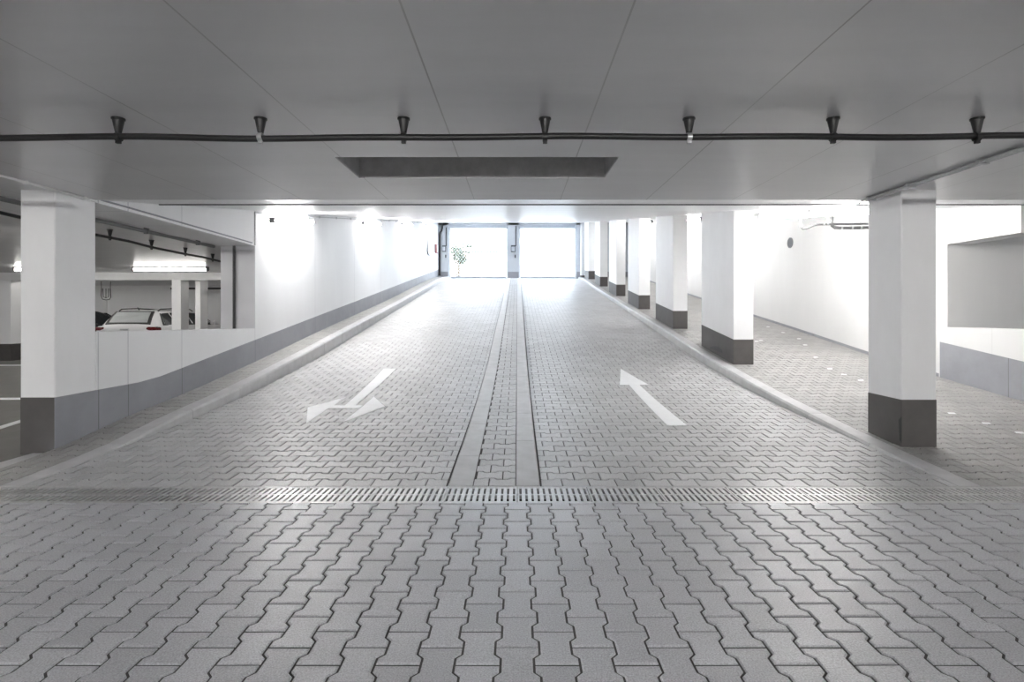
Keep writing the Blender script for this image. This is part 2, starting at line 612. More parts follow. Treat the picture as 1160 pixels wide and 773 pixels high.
# ------------------------------------------------------------------ right wall
wr = MB()
YR = 7.45
ys = yspan(YR, DG + .4)
wr.prism_x([(YR, -.3), (DG + .4, -.3), (DG + .4, C(DG + .4) + .1), (YR, C(YR) + .1)], XR, XR + .3)
wr.prism_x([(4.9, -.1), (YR, -.1), (YR, 1.065), (4.9, 1.075)], XR, XR + .22)
wr.prism_x([(6.36, 2.23), (YR, 2.23), (YR, C(YR) + .1), (6.36, C(6.36) + .1)], XR, XR + .3)
wr.box(XR + .12, XR + .3, YS, 6.36, 2.23, 2.75)
wr.box(XR + .3, 14, YR, YR + .25, -.2, CZ + .02)
struct('wall_right', wr, M['right_wall'])
br = MB()
TR = lambda y: .681 + .137 * (y - 6.32)
ys = yspan(4.95, 7.58, .3)
br.prism_x([(y, SR(y) - .05) for y in ys] + [(y, max(TR(y), .52)) for y in reversed(ys)], XR - .004, XR + .001)
struct('baseboard_right', br, M['band'])
b3 = MB()
ys = yspan(7.6, DG, .5)
b3.prism_x([(y, SR(y) - .05) for y in ys] + [(y, SR(y) + .05) for y in reversed(ys)], XR - .006, XR + .001)
struct('trim_3', b3, M['band'])

# hidden sides of the garage that close it off
we = MB()
we.box(-24, XL - .5, 20.6, 20.9, -.2, CZ + .1)
struct('wall_back', we, M['white_wall'])
wf = MB(); wf.box(-24, 14, -9.3, -9, -.2, CZ + .3)
struct('wall_front', wf, M['white_wall'])
ws = MB(); ws.box(-24.3, -24, -9.3, 21, -.2, CZ + .3)
struct('wall_bays', ws, M['white_wall'])
wq = MB(); wq.box(14, 14.3, -9.3, 9.5, -.2, CZ + .3)
struct('wall_service', wq, M['white_wall'])
bb = MB(); bb.box(-24, XL - .56, 14.15, 14.6, 2.16, CZ + .02)
struct('wall_beam', bb, M['white_wall'])

# gate wall
gw = MB()
gx = [(-3.61, -.51), (.09, 3.10)]
ZG0, ZG1 = L(DG), 5.93
gw.box(XL, gx[0][0], DG, DG + .4, 2.8, C(DG) + .2)
gw.box(gx[0][1], gx[1][0], DG, DG + .4, 2.8, C(DG) + .2)
gw.box(gx[1][1], XR, DG, DG + .4, 2.8, C(DG) + .2)
gw.box(XL, XR, DG, DG + .4, ZG1, C(DG) + .2)
struct('wall_gate', gw, M['gatewall'])
gb = MB()
for a, b in ((-4.02, gx[0][0] - .02), (gx[0][1] + .02, gx[1][0] - .02), (gx[1][1] + .02, XR)):
    gb.box(a, b, DG - .006, DG + .001, ZG0 - .1, ZG0 + .36)
struct('baseboard_gate', gb, M['band'])

# ------------------------------------------------------------------ pillars
def pillar(x0, x1, y0, y1, zf, ztop, band, label, name='pillar', recess=None):
    t = thing(name, label, 'pillar', ((x0 + x1) / 2, (y0 + y1) / 2, zf((y0 + y1) / 2)))
    ox, oy, oz = t.location
    def ring(g, b, zz):
        p = [(x0 - g + b, y0 - g), (x1 + g - b, y0 - g), (x1 + g, y0 - g + b), (x1 + g, y1 + g - b),
             (x1 + g - b, y1 + g), (x0 - g + b, y1 + g), (x0 - g, y1 + g - b), (x0 - g, y0 - g + b)]
        return [(x - ox, y - oy, zz(y) - oz) for x, y in p]
    m = MB()
    m.rings([ring(0, .008, lambda y: zf(y) - .10), ring(0, .008, ztop)])
    m.build('shaft', M['column'], t)
    m = MB()
    m.rings([ring(.003, .008, lambda y: zf(y) - .08), ring(.003, .008, lambda y: band(y) if band else zf(y) + .38)])
    o = m.build('painted_base', M['base'], t)
    o['label'] = 'dark grey painted base'
    return t

flatc = lambda y: CZ + .005
pillar(XL - .31, XL, 4.73, 5.19, SL, flatc, lambda y: .505, 'near left white pillar with a dark painted base, at the end of the low parapet')
p1 = pillar(3.43, 3.745, 4.73, 5.18, SR, flatc, lambda y: .485, 'nearest of the right row of white pillars, beside the floor drain')
ords = ['second', 'third', 'fourth', 'fifth', 'sixth', 'seventh']
fronts = [8.40, 11.66, 14.95, 18.35, 21.95, 25.5]
for o_, y0 in zip(ords, fronts):
    p_ = pillar(3.43, 3.745, y0, y0 + 1.46, SR, lambda y: C(y) + .01, lambda y, q=SR: q(y) + .395,
           o_ + ' pillar from the camera in the right row, long white pier with grey base')
def scuff(par, pts3, name='scuff_mark'):
    o3 = Vector(par.location)
    m = MB()
    a = [tuple(Vector(p) - o3) for p in pts3[0]]; b = [tuple(Vector(p) - o3) for p in pts3[1]]
    m.rings([a, b])
    m.build(name, M['trimblack'], par)['label'] = 'dark scuff on the painted base'
def q2(px, py):
    d = 3.426 * F / (px - PX)
    return d, H - (py - PY) * d / F
_p = [q2(*t) for t in ((803.5, 394.5), (806, 392.8), (810, 392.2), (814, 393), (817.5, 396.5), (818.5, 400.2), (814, 398.8), (808, 396))]
scuff(bpy.data.objects['pillar.002'], [[(3.4275, y, z) for y, z in _p], [(3.4255, y, z) for y, z in _p]])
_c = [(4.7255, .10), (4.7255, .33), (4.760, .30), (4.748, .12)]
scuff(p1, [[(3.4285, y, z) for y, z in _c], [(3.4255, y, z) for y, z in _c]])
pillar(3.30, 3.70, DG - .35, DG - .02, SR, lambda y: C(y) + .01, lambda y, q=SR: q(y) + .10, 'last white pillar of the right row, against the gate wall')
pillar(-13.97, -13.58, 14.2, 14.55, flat0, lambda y: 2.16, lambda y: .45, 'far white pillar in the parking bays, left of the near left pillar')
pillar(-9.27, -9.02, 14.2, 14.55, flat0, lambda y: 2.16, lambda y: .45, 'slim white pillar seen over the parapet, right in front of the pale car')
pillar(-10.10, -9.93, 16.6, 17.0, flat0, lambda y: CZ + .005, lambda y: .45, 'narrow pillar seen just right of and behind the slim one over the parapet')

# ------------------------------------------------------------------ painted markings
def paint_shape(name, polys, zf, label, cat, group=None, lift=.0035, step=.12):
    mb = MB()
    for poly in polys:
        y0 = min(p[1] for p in poly); y1 = max(p[1] for p in poly)
        n = max(1, int((y1 - y0) / step))
        for i in range(n):
            a, b = y0 + (y1 - y0) * i / n, y0 + (y1 - y0) * (i + 1) / n
            q = clip(clip(poly, 1, a, False), 1, b, True)
            if len(q) < 3:
                continue
            mb.rings([[(x, y, zf(y) - .004) for x, y in q], [(x, y, zf(y) + lift) for x, y in q]])
    return tag(mb.build(name, M['paint']), label, cat, group)

def pxp(pts, zf=L):
    return [px_to(zf, *p) for p in pts]
paint_shape('turn_arrow', [
    pxp([(434.8, 418.1), (448.2, 418.1), (401.7, 460.2), (390.0, 460.2)]),
    pxp([(377.6, 459.7), (410.7, 459.7), (406.2, 462.8), (371.5, 462.8)]),
    pxp([(391.6, 450.4), (348.5, 461.9), (347.1, 479.5), (372.0, 462.7), (378.2, 459.5)]),
    pxp([(423.6, 449.8), (435.9, 460.8), (388.8, 478.4)])],
    L, 'white painted arrow forking left and right on the left lane', 'road marking')
paint_shape('lane_arrow', [
    pxp([(703.0, 418.0), (734.6, 436.2), (702.1, 436.2)]),
    pxp([(712.6, 436.1), (724.1, 436.1), (778.0, 482.2), (755.8, 482.2)])],
    L, 'white painted straight arrow pointing up the right lane', 'road marking')
paint_shape('turn_arrow', [pxp([(532, 319.6), (537.5, 319.6), (532, 325.8), (526, 325.8)])], L,
            'faint white painted mark far up the left lane by the gate', 'road marking')
paint_shape('lane_arrow', [pxp([(624.5, 320), (629.5, 320), (633, 326.5), (627.5, 326.5)])], L,
            'faint white painted mark far up the right lane by the gate', 'road marking')
for px, py in ((870, 370.5), (887, 377), (905, 384), (912, 391), (924, 405), (940, 418), (956, 424.5), (975, 431), (1078, 468.5), (1117, 479.8), (1155, 490.5), (857, 387), (862, 386)):
    x, y = px_to(SR, px, py)
    s = .045 * (1 if py < 440 else 1.05)
    paint_shape('paint_dash', [[(x - s, y - .022), (x + s * .6, y - .03), (x + s, y + .02), (x - s * .5, y + .028)]], SR,
                'small white paint dab in the dashed line along the service lane right of the pillars', 'road marking',
                'white dabs along the service lane', step=1)
a0 = px_to(flat0, -40, 497); a1 = px_to(flat0, 60, 466)
w = Vector((a1[0] - a0[0], a1[1] - a0[1])).normalized(); nn = (-w.y * .045, w.x * .045)
paint_shape('bay_line', [[(a0[0] - nn[0], a0[1] - nn[1]), (a1[0] - nn[0], a1[1] - nn[1]), (a1[0] + nn[0], a1[1] + nn[1]), (a0[0] + nn[0], a0[1] + nn[1])]],
            flat0, 'slanting white bay line on the dark floor left of the near pillar', 'road marking')
paint_shape('bay_line', [[(-12, 7.76), (-6.2, 7.76), (-6.2, 7.9), (-12, 7.9)]], flat0,
            'straight white bay line on the dark floor, halfway to the far pillar', 'road marking')
paint_shape('bay_line', [[(-16, 12.85), (-9.5, 12.85), (-9.5, 13.05), (-16, 13.05)]], flat0,
            'farthest white bay line on the dark floor, in front of the far pillar', 'road marking')

# ------------------------------------------------------------------ conduit and hangers on the near ceiling
YC = 3.0
ZC = 2.253
pts = []
for i in range(161):
    x = -6.8 + 13.6 * i / 160
    pts.append((x, YC + .006 * math.sin(x * 3.1), ZC + .004 * math.sin(x * 2.3 + .7) + .003 * math.sin(x * 5.1) + .0018 * x))
cd = MB(); cd.tube(pts, .0185, 12)
tag(cd.build('ceiling_conduit', M['black'], smooth=True), 'long black corrugated conduit hung across the whole near ceiling', 'conduit')

def hanger(clamp_mat, label, group, z_drop=.107):
    t = thing('conduit_hanger', label, 'hanger', (0, 0, CZ), group=group)
    m = MB()
    m.lathe([(.035, 0), (.035, -.008), (.030, -.012), (.0165, -z_drop + .026), (.014, -z_drop + .02)], 18)
    m.build('cone', M['black'], t, smooth=True)
    m = MB()
    zc = -z_drop
    pr = []
    for k in range(17):
        a = 2 * PI * k / 16
        pr.append((math.cos(a), math.sin(a)))
    rs = [[(xx, r * c, zc + r * s) for c, s in pr[:-1]] for xx, r in ((-.013, .0195), (-.013, .0245), (.013, .0245), (.013, .0195))]
    m.rings(rs + [rs[0]], cap=False)
    m.box(-.012, .012, -.009, .009, zc - .036, zc - .022)
    m.box(-.009, .009, -.012, .012, zc + .018, zc + .03)
    c = m.build('clamp', clamp_mat, t)
    if clamp_mat is M['galv']:
        c['label'] = 'grey metal clamp'
    return t
hx = [(px - PX) * 3.04 / F for px in (140, 299, 459, 617, 778, 939, 1100)]
hl = ['black cone hanger of the near conduit, first from the left end',
      'cone hanger with a grey clamp, second from the left on the near conduit',
      'black cone hanger on the near conduit just left of the ceiling recess middle',
      'black cone hanger on the near conduit above the recess, right of its middle',
      'cone hanger with a grey clamp, third from the right on the near conduit',
      'black cone hanger second from the right end of the near conduit',
      'black cone hanger at the right end of the near conduit, above the near right pillar']
hb = hanger(M['black'], hl[0], 'hangers of the near conduit')
hg = hanger(M['galv'], hl[1], 'hangers of the near conduit')
hb.location = (hx[0], YC, CZ); hg.location = (hx[1], YC, CZ)
for i in (2, 3, 5, 6):
    copy_thing(hb, (hx[i], YC, CZ), label=hl[i])
copy_thing(hg, (hx[4], YC, CZ), label=hl[4])

# conduit and hangers in the left bays
def bay_pt(px, py, z):
    d = (z - H) * F / (PY - py)
    return ((px - PX) * d / F, d, z)
bp_ = [bay_pt(px, py, ZC) for px, py in ((-80, 225), (-30, 234.5), (0, 241), (30, 248), (70, 257.3), (111, 266.7), (145, 273.2), (171, 280), (190, 284), (210, 288), (230, 291.5), (249.5, 296.2), (268, 301), (285, 305))]
m = MB(); m.tube(bp_, .0185, 10)
tag(m.build('ceiling_conduit', M['black'], smooth=True), 'black conduit hung under the left parking bay ceiling beyond the parapet', 'conduit')
lab = ['nearest of the four black cone hangers seen over the parapet',
       'second nearest of the black cone hangers seen over the parapet',
       'third nearest of the black cone hangers seen over the parapet',
       'farthest black cone hanger seen over the parapet, beside the end of the beam']
for (px, py), la in zip(((124.5, 269.3), (171.7, 280.2), (210, 288), (241, 294.3)), lab):
    x, y, z = bay_pt(px, py, ZC)
    h2 = copy_thing(hb, (x, y, CZ), (0, 0, PI / 2), la)
    h2['group'] = 'hangers of the bay conduit'

m = MB(); m.tube([(-4.76, -1, 2.322), (-4.76, YJ - .03, 2.310)], .024, 10)
for y in (2.0, 3.4, 4.4, 5.6, 6.8, 7.9):
    m.box(-4.79, -4.73, y - .012, y + .012, 2.28, CZ)
tag(m.build('ceiling_pipe', M['pipe'], smooth=True), 'grey pipe along the far lower edge of the beam over the parapet', 'pipe')
# rails along the ceiling edge
m = MB()
for dx in (-.022, .022):
    m.tube([(3.34 + dx, -2, CZ - .019), (3.34 + dx, 5.10, CZ - .019)], .011, 8)
for y in (2.2, 3.0, 3.8, 4.5, 5.0):
    m.box(3.30, 3.38, y - .012, y + .012, CZ - .036, CZ - .002)
tag(m.build('cable_conduit', M['galv'], smooth=True), 'pair of thin grey conduits along the ceiling beside the near right pillar', 'conduit')
m = MB()
m.tube([(-4.09, -2, CZ - .014), (-4.09, 5.12, CZ - .014)], .011, 8)
for y in (2.6, 3.5, 4.4, 5.0):
    m.box(-4.11, -4.07, y - .01, y + .01, CZ - .03, CZ)
tag(m.build('cable_conduit', M['housing'], smooth=True), 'thin white conduit along the ceiling over the near left pillar', 'conduit')
m = MB()
m.tube([(3.34, 5.16, C(5.16) - .03), (3.55, 5.6, C(5.6) - .03), (4.1, 5.7, C(5.7) - .03), (4.2, 5.82, C(5.82) - .03)], .010, 8)
tag(m.build('cable_conduit', M['galv'], smooth=True), 'short grey cable running from the near right pillar to the first tube light', 'conduit')
m = MB()
m.tube([(XL + .015, YJ - .03, C(YJ) - .03), (XL + .015, YJ - .03, 2.33)], .013, 8)
m.tube([(XL + .015, YJ - .03, C(YJ) - .03), (XL + .015, YJ + .25, C(YJ + .25) - .05)], .010, 8)
tag(m.build('cable_conduit', M['galv'], smooth=True), 'upright grey conduit at the beam end on the left wall', 'conduit')
m = MB(); m.tube([(-4.45, YJ - .02, 2.33), (-4.45, YJ - .02, 0)], .020, 10)
tag(m.build('downpipe', M['rail'], smooth=True), 'dark upright pipe on the end of the left wall beyond the parapet', 'pipe')
for w_, a, b in (('first', 10.5, 13.6), ('second', 15.5, 18.5), ('third', 20.4, 23.2)):
    m = MB()
    m.tube([(XL + .016, a, C(a) - .05), (XL + .016, b, C(b) - .05)], .010, 8)
    for k in range(3):
        yy = a + (b - a) * (k + .5) / 3
        m.box(XL + .002, XL + .03, yy - .015, yy + .015, C(yy) - .07, C(yy) - .03)
    tag(m.build('cable_conduit', M['galv'], smooth=True), 'thin conduit along the left wall top, ' + w_ + ' run between its tube lights', 'conduit', 'conduit runs on the left wall')
m = MB(); m.prism_x([(5.25, 2.375), (YJ - .1, 2.352), (YJ - .1, 2.368), (5.25, 2.391)], XL, XL + .012)
struct('trim_4', m, M['band'])

# ------------------------------------------------------------------ tube lights
def tube_light(label, group, glow='tube'):
    t = thing('wall_tube_light', label, 'tube light', group=group)
    ln = 1.75
    m = MB()
    m.rings([[(x, y, z) for x, z in ((-.035, 0), (.035, 0), (.04, -.012), (.04, -.034), (-.04, -.034), (-.04, -.012))] for y in (-ln / 2, ln / 2)])
    m.build('housing', M['housing'], t)
    m = MB()
    m.tube([(0, -ln / 2 + .028, -.068), (0, ln / 2 - .028, -.068)], .029, 14)
    m.build('tube', M[glow], t, smooth=True)
    for s in (-1, 1):
        m = MB()
        y0, y1 = sorted((s * (ln / 2 - .03), s * (ln / 2 + .012)))
        m.bevel_box(-.045, .045, y0, y1, -.098, .0, .008)
        m.build('end_cap', M['cap'], t)
    return t

tilt = math.atan(.163)
first = {}
def put_tube(x, y, z, rot, label, group):
    glow = 'tube_bay' if 'bays' in group else ('tube_side' if 'right' in group else 'tube')
    nm = 'wall_tube_light' if 'wall' in group else 'ceiling_tube_light'
    if glow not in first:
        o = first[glow] = tube_light(label, group, glow)
        o.location = (x, y, z); o.rotation_euler = rot
        o.name = nm
        return o
    o = copy_thing(first[glow], (x, y, z), rot, label)
    o['group'] = group
    o.name = nm
    return o
GLW = 'tube lights on the left wall'
names = ['nearest', 'second nearest', 'third nearest', 'farthest']
for n_, y in zip(names, (9.53, 14.65, 19.3, 24.2)):
    put_tube(XL + .11, y, C(y) - .10, (tilt, 0, 0), n_ + ' tube light along the top of the left white wall', GLW)
GLR = 'tube lights behind the right pillars'
names = ['nearest', 'second', 'third', 'fourth', 'farthest']
for n_, y in zip(names, (6.7, 8.78, 13.55, 18.3, 23.05)):
    put_tube(4.43 if y > 7 else 4.2, y, C(y) - .012, (tilt, 0, 0), n_ + ' tube light on the sloping ceiling to the right of the pillar row', GLR)
GLB = 'tube lights in the parking bays'
put_tube(-8.12, 12.4, CZ - .002, (0, 0, PI / 2), 'long tube light on the bay ceiling seen over the parapet', GLB)
put_tube(-10.90, 12.4, CZ - .002, (0, 0, PI / 2), 'tube light on the bay ceiling mostly hidden behind the near left pillar', GLB)
put_tube(-8.6, 19.2, CZ - .002, (0, 0, PI / 2), 'tube light by the back wall of the parking bays', GLB)
put_tube(-15.5, 17.5, CZ - .002, (0, 0, PI / 2), 'unseen tube light added over the far left end of the parking bays', GLB)  # this and the next two: hidden lamps added to brighten the bays
put_tube(-12.8, 15.2, CZ - .002, (0, 0, PI / 2), 'unseen tube light added over the far bays behind the bay beam', GLB)
put_tube(-9.4, 15.2, CZ - .002, (0, 0, PI / 2), 'added tube light hidden behind the bay beam above the pale car', GLB)
put_tube(-7.5, 6.5, CZ - .002, (0, 0, PI / 2), 'tube light over the bays just behind the near left pillar', GLB)
put_tube(12.8, -6.2, CZ - .002, (0, 0, 0), 'unseen tube light at the far right end of the aisle', GLB)  # unseen fill lamp behind the viewer
GLN = 'tube lights of the near aisle'  # middle rows inferred from the stripe on the pillars; outer ones added as unseen fill
for x, y in [(-2.7 + 2.7 * k, yy) for yy in (-3.0, -6.4) for k in range(3)] + [(-xx, yy) for xx in (10.4, 12.6) for yy in (-1.2, .6, 2.4)] + [(xx, yy) for xx in (9.6, 11.8) for yy in (-2.6,)]:
    put_tube(x, y, CZ - .022, (0, 0, PI / 2), 'unseen tube light across the near ceiling around the viewer', GLN)

# ------------------------------------------------------------------ pipes under the ceiling, right side
YP = 8.5
def pp(px, py, d=YP):
    return ((px - PX) * d / F, d, H - (py - PY) * d / F)
t = thing('waste_pipe', 'grey waste pipes hung in front of the right wall, beside the near right pillar', 'pipe', pp(940, 255))
def rel(pts):
    o = Vector(t.location)
    return [tuple(Vector(p) - o) for p in pts]
m = MB(); m.tube(rel([pp(907.5, 238), pp(907.5, 252), pp(907.6, 257), pp(909.5, 259.5), pp(914, 258.6), pp(921, 255.5), pp(926, 254.3), pp(941, 254.0), pp(990, 253.6), pp(1040, 253.3)]), .019, 12)
m.build('thin_pipe', M['pipe'], t, smooth=True)
m = MB(); m.tube(rel([pp(942, 236), pp(942, 250), pp(942.5, 256), pp(946, 258.2), pp(951, 258.6), pp(990, 257.8), pp(1040, 257)]), .026, 12)
m.build('thick_pipe', M['pipe'], t, smooth=True)
for px in (933, 937.5, 953, 965, 975):
    m = MB()
    a = rel([pp(px - .9, 254.1 if px < 940 else 258.4), pp(px + .9, 254.1 if px < 940 else 258.4)])
    m.tube(a, .026 if px < 940 else .034, 12)
    m.build('coupling', M['galv'], t, smooth=True)
for px in (937, 975):
    m = MB(); m.tube(rel([pp(px, 237), pp(px, 256)]), .005, 6)
    m.build('hanger_rod', M['galv'], t)

# core hole cover on the right wall
x_, y_, z_ = XR, 11.73, 2.83
t2 = thing('wall_port', 'dark round port in the right wall above the service lane', 'vent', (x_, y_, z_))
def discx(r0, r1, xa, xb):
    mb = MB(); n = 24
    mb.rings([[(xx, r * math.cos(2 * PI * k / n), r * math.sin(2 * PI * k / n)) for k in range(n)] for xx, r in ((xa, r0), (xb, r1))])
    return mb
discx(.10, .10, 0.001, -.012).build('cover', M['ctrl'], t2)
rim = MB(); n = 24
rs = [[(xx, r * math.cos(2 * PI * k / n), r * math.sin(2 * PI * k / n)) for k in range(n)] for xx, r in ((0, .10), (-.016, .10), (-.016, .115), (0, .115))]
rim.rings(rs, cap=False)
rim.build('rim', M['pipe'], t2)

# ------------------------------------------------------------------ gates
def gate(x0, x1, label):
    t = thing('roller_gate', label, 'gate', ((x0 + x1) / 2, DG + .2, ZG0))
    w, h = x1 - x0, ZG1 - ZG0
    for s in (-1, 1):
        m = MB()
        m.bevel_box(s * (w / 2 - .04) - .04, s * (w / 2 - .04) + .04, -.06, .06, -.1, h, .008)
        m.build('guide_rail', M['gatemesh'], t)
    m = MB(); m.bevel_box(-w / 2, w / 2, -.22, .12, h - .17, h + .0, .02)
    for k in range(26):
        xx = -w / 2 + w * (k + .5) / 26
        m.box(xx - .035, xx + .035, -.23, -.21, h - .165, h - .10)
    m.build('roller_box', M['gatebox'], t)
    m = MB(); m.bevel_box(-w / 2 + .08, w / 2 - .08, -.03, .03, .02, .13, .008)
    m.box(-w / 2 + .08, w / 2 - .08, -.035, .035, .0, .03)
    m.build('bottom_bar', M['gatebox'], t)
    # rhombic wire lattice
    m = MB()
    W0, W1, Z0, Z1 = -w / 2 + .08, w / 2 - .08, .13, h - .16
    p = .16
    for sgn in (1, -1):
        k = -60
        while k < 60:
            c = k * p
            pts_ = []
            zs = []
            # line x = c + sgn * z * .7
            for z in (Z0, Z1):
                zs.append((c + sgn * (z - Z0) * .8, z))
            (xa, za), (xb, zb) = zs
            poly = [(xa, za), (xb, zb)]
            # clip to the width
            def cut(a, b, lim, less):
                ia = a[0] <= lim if less else a[0] >= lim
                ib = b[0] <= lim if less else b[0] >= lim
                if ia and ib: return a, b
                if not ia and not ib: return None
                q = (lim - a[0]) / (b[0] - a[0])
                mid = (lim, a[1] + q * (b[1] - a[1]))
                return (a, mid) if ia else (mid, b)
            r = cut(poly[0], poly[1], W1, True)
            r = r and cut(r[0], r[1], W0, False)
            if r:
                m.tube([(r[0][0], .01 * sgn, r[0][1]), (r[1][0], .01 * sgn, r[1][1])], .0035, 4)
            k += 1
    m.build('lattice', M['gatemesh'], t)
    return t
gate(*gx[0], 'left lattice roller gate at the top of the ramp')
gate(*gx[1], 'right lattice roller gate at the top of the ramp')

def gp(px, py, dd=0.0):
    d = DG + dd
    return ((px - PX) * d / F, d, H - (py - PY) * d / F)
def ctrl(px0, px1, py0, py1, label, key, rod):
    a = gp(px0, py1); b = gp(px1, py0)
    t = thing('control_box', label, 'control box', ((a[0] + b[0]) / 2, DG, (a[2] + b[2]) / 2))
    hw, hh = (b[0] - a[0]) / 2, (b[2] - a[2]) / 2
    m = MB(); m.bevel_box(-hw, hw, -.16, 0, -hh, hh, .012); m.build('case', M['ctrl'], t)
    m = MB(); m.bevel_box(-hw * .8, hw * .8, -.168, -.158, -hh * .8, hh * .55, .004); m.build('cover', M['gatebox'], t)
    q = gp(*key); o = Vector(t.location)
    m = MB(); m.bevel_box(q[0] - o.x - .03, q[0] - o.x + .03, -.06, 0, q[2] - o.z - .08, q[2] - o.z + .08, .006); m.build('key_switch', M['ctrl'], t)
    r0 = gp(rod[0], rod[1]); r1 = gp(rod[0], rod[2])
    m = MB(); m.tube([(r0[0] - o.x, -.03, r0[2] - o.z), (r1[0] - o.x, -.03, r1[2] - o.z)], .022, 8); m.build('cable_duct', M['rail'], t)
    return t
ctrl(501.2, 505.3, 278.5, 285.5, 'dark control box on the wall left of the left gate', (505, 290.5), (505.6, 258, 279))
ctrl(578.8, 584.0, 278.3, 285.8, 'dark control box on the pier between the two gates', (583.6, 290.5), (584.3, 256, 279))
m = MB()
m.tube([(q[0], DG - .08, q[2]) for q in (gp(501, 253.6), gp(501, 259), gp(500.2, 262), gp(498.8, 263.5), gp(498.3, 266), gp(498.3, 312.5))], .05, 12)
tag(m.build('downpipe', M['rail'], smooth=True), 'dark bent downpipe in the corner left of the left gate', 'pipe')
yy = XL * F / (493.2 - PX)
z0 = H - (287 - PY) * yy / F; z1 = H - (277 - PY) * yy / F
t = thing('alarm_box', 'small reddish box on the left wall close to the gate', 'wall box', (XL, yy, (z0 + z1) / 2))
m = MB(); m.bevel_box(0, .10, -.20, .20, -(z1 - z0) / 2, (z1 - z0) / 2, .015); m.build('case', M['red'], t)
m = MB(); m.bevel_box(.10, .112, -.15, .15, -(z1 - z0) / 2 + .05, (z1 - z0) / 2 - .05, .005); m.build('panel', M['housing'], t)
yy = XL * F / (483.5 - PX)
m = MB()
za = H - (264 - PY) * yy / F; zb = H - (287 - PY) * yy / F
m.tube([(XL + .03, yy, za + .3), (XL + .03, yy, zb + .1), (XL + .03, yy + .1, zb), (XL + .03, yy + .7, zb - .02)], .025, 8)
tag(m.build('cable_conduit', M['pipe'], smooth=True), 'thin upright conduit with a bent foot on the far left wall', 'conduit')

# ------------------------------------------------------------------ outside
og = MB(); og.box(-30, 30, DG + .4, 75, ZG0 - .4, ZG0 - .02)
struct('outside_ground', og, M['outside'])
ol = MB(); ol.box(-30, 30, 60, 60.5, ZG0 - .1, ZG0 + 3.5)
struct('outside_wall', ol, M['outside'])
t = thing('railing', 'thin dark railing outside beyond the left gate', 'railing', (-6, 44, ZG0 - .02))
m = MB(); m.tube([(-6, 0, 3.33), (6, 0, 3.30)], .07, 8); m.build('handrail', M['rail'], t)
for k in range(5):
    m = MB(); m.tube([(-6 + 3 * k, 0, 0), (-6 + 3 * k, 0, 3.32)], .04, 8); m.build('post', M['rail'], t)
# a shrub beyond the left gate
t = thing('shrub', 'loose green shrub outside, behind the left side of the left gate', 'shrub', (-4.15, 37, ZG0 - .02))
m = MB(); rnd = random.Random(3)
tips = []
for k in range(14):
    a = rnd.uniform(0, 2 * PI); r = rnd.uniform(.3, 1.3); hgt = rnd.uniform(2.3, 3.9)
    p0 = Vector((0, 0, 0)); p2 = Vector((r * math.cos(a), r * math.sin(a), hgt)); p1 = (p0 + p2) / 2 + Vector((0, 0, .4))
    m.tube([p0, p1, p2], [.03, .02, .006], 6)
    for q in range(60):
        tt = rnd.uniform(.6, 1)
        tips.append(p0.lerp(p1, min(1, tt * 2)) .lerp(p1.lerp(p2, max(0, tt * 2 - 1)), tt) + Vector((rnd.gauss(0, .16), rnd.gauss(0, .16), rnd.gauss(0, .14))))
m.build('branches', M['bark'], t)
m = MB()
for p in tips:
    n_ = Vector((rnd.gauss(0, 1), rnd.gauss(0, 1), rnd.gauss(0, 1))).normalized()
    u = n_.orthogonal().normalized(); v = n_.cross(u)
    s = rnd.uniform(.05, .10)
    m.add([p - u * s * 1.4, p - v * s * .6 + n_ * .01, p + u * s * 1.4, p + v * s * .6 + n_ * .01], [(0, 1, 2, 3)])
m.build('foliage', M['leaf'], t, fix=False)

# ------------------------------------------------------------------ bay details
m = MB()
m.tube([(-11.9, 18.2, 2.13), (-7.6, 18.2, 2.13)], .035, 10)
for x in (-11.5, -10.2, -8.9):
    m.tube([(x, 18.2, 2.13), (x, 18.2, CZ)], .008, 6)
tag(m.build('ceiling_pipe', M['rail'], smooth=True), 'dark straight pipe under the bay ceiling above the pale car', 'pipe')
d = 17.0
q = lambda px, py: ((px - PX) * d / F, d, H - (py - PY) * d / F)
m = MB()
m.tube([q(115, 327), q(114.5, 335), q(116, 339), q(120, 340), q(124, 339.5), q(125.5, 337), q(125, 327)], .012, 6)
m.tube([q(116.5, 327), q(117, 336.5), q(120, 337.5), q(123, 336.5), q(123, 327)], .010, 6)
m.tube([q(120, 327), q(120, 338)], .010, 6)
m.tube([q(115, 327), q(114.5, 319)], .008, 6); m.tube([q(125, 327), q(125.3, 319)], .008, 6)
tag(m.build('hanging_pipe_trap', M['rail'], smooth=True), 'looped dark pipe trap hanging beside the near left pillar, above the pale car', 'pipe')
d = 20.55
m = MB(); a = q(117.8, 357); b = q(120.8, 341); m.bevel_box(a[0], b[0], 20.5, 20.6, .2, b[2], .01)
tag(m.build('wall_strip', M['housing']), 'bright upright strip on the bay back wall beside the near left pillar', 'strip')

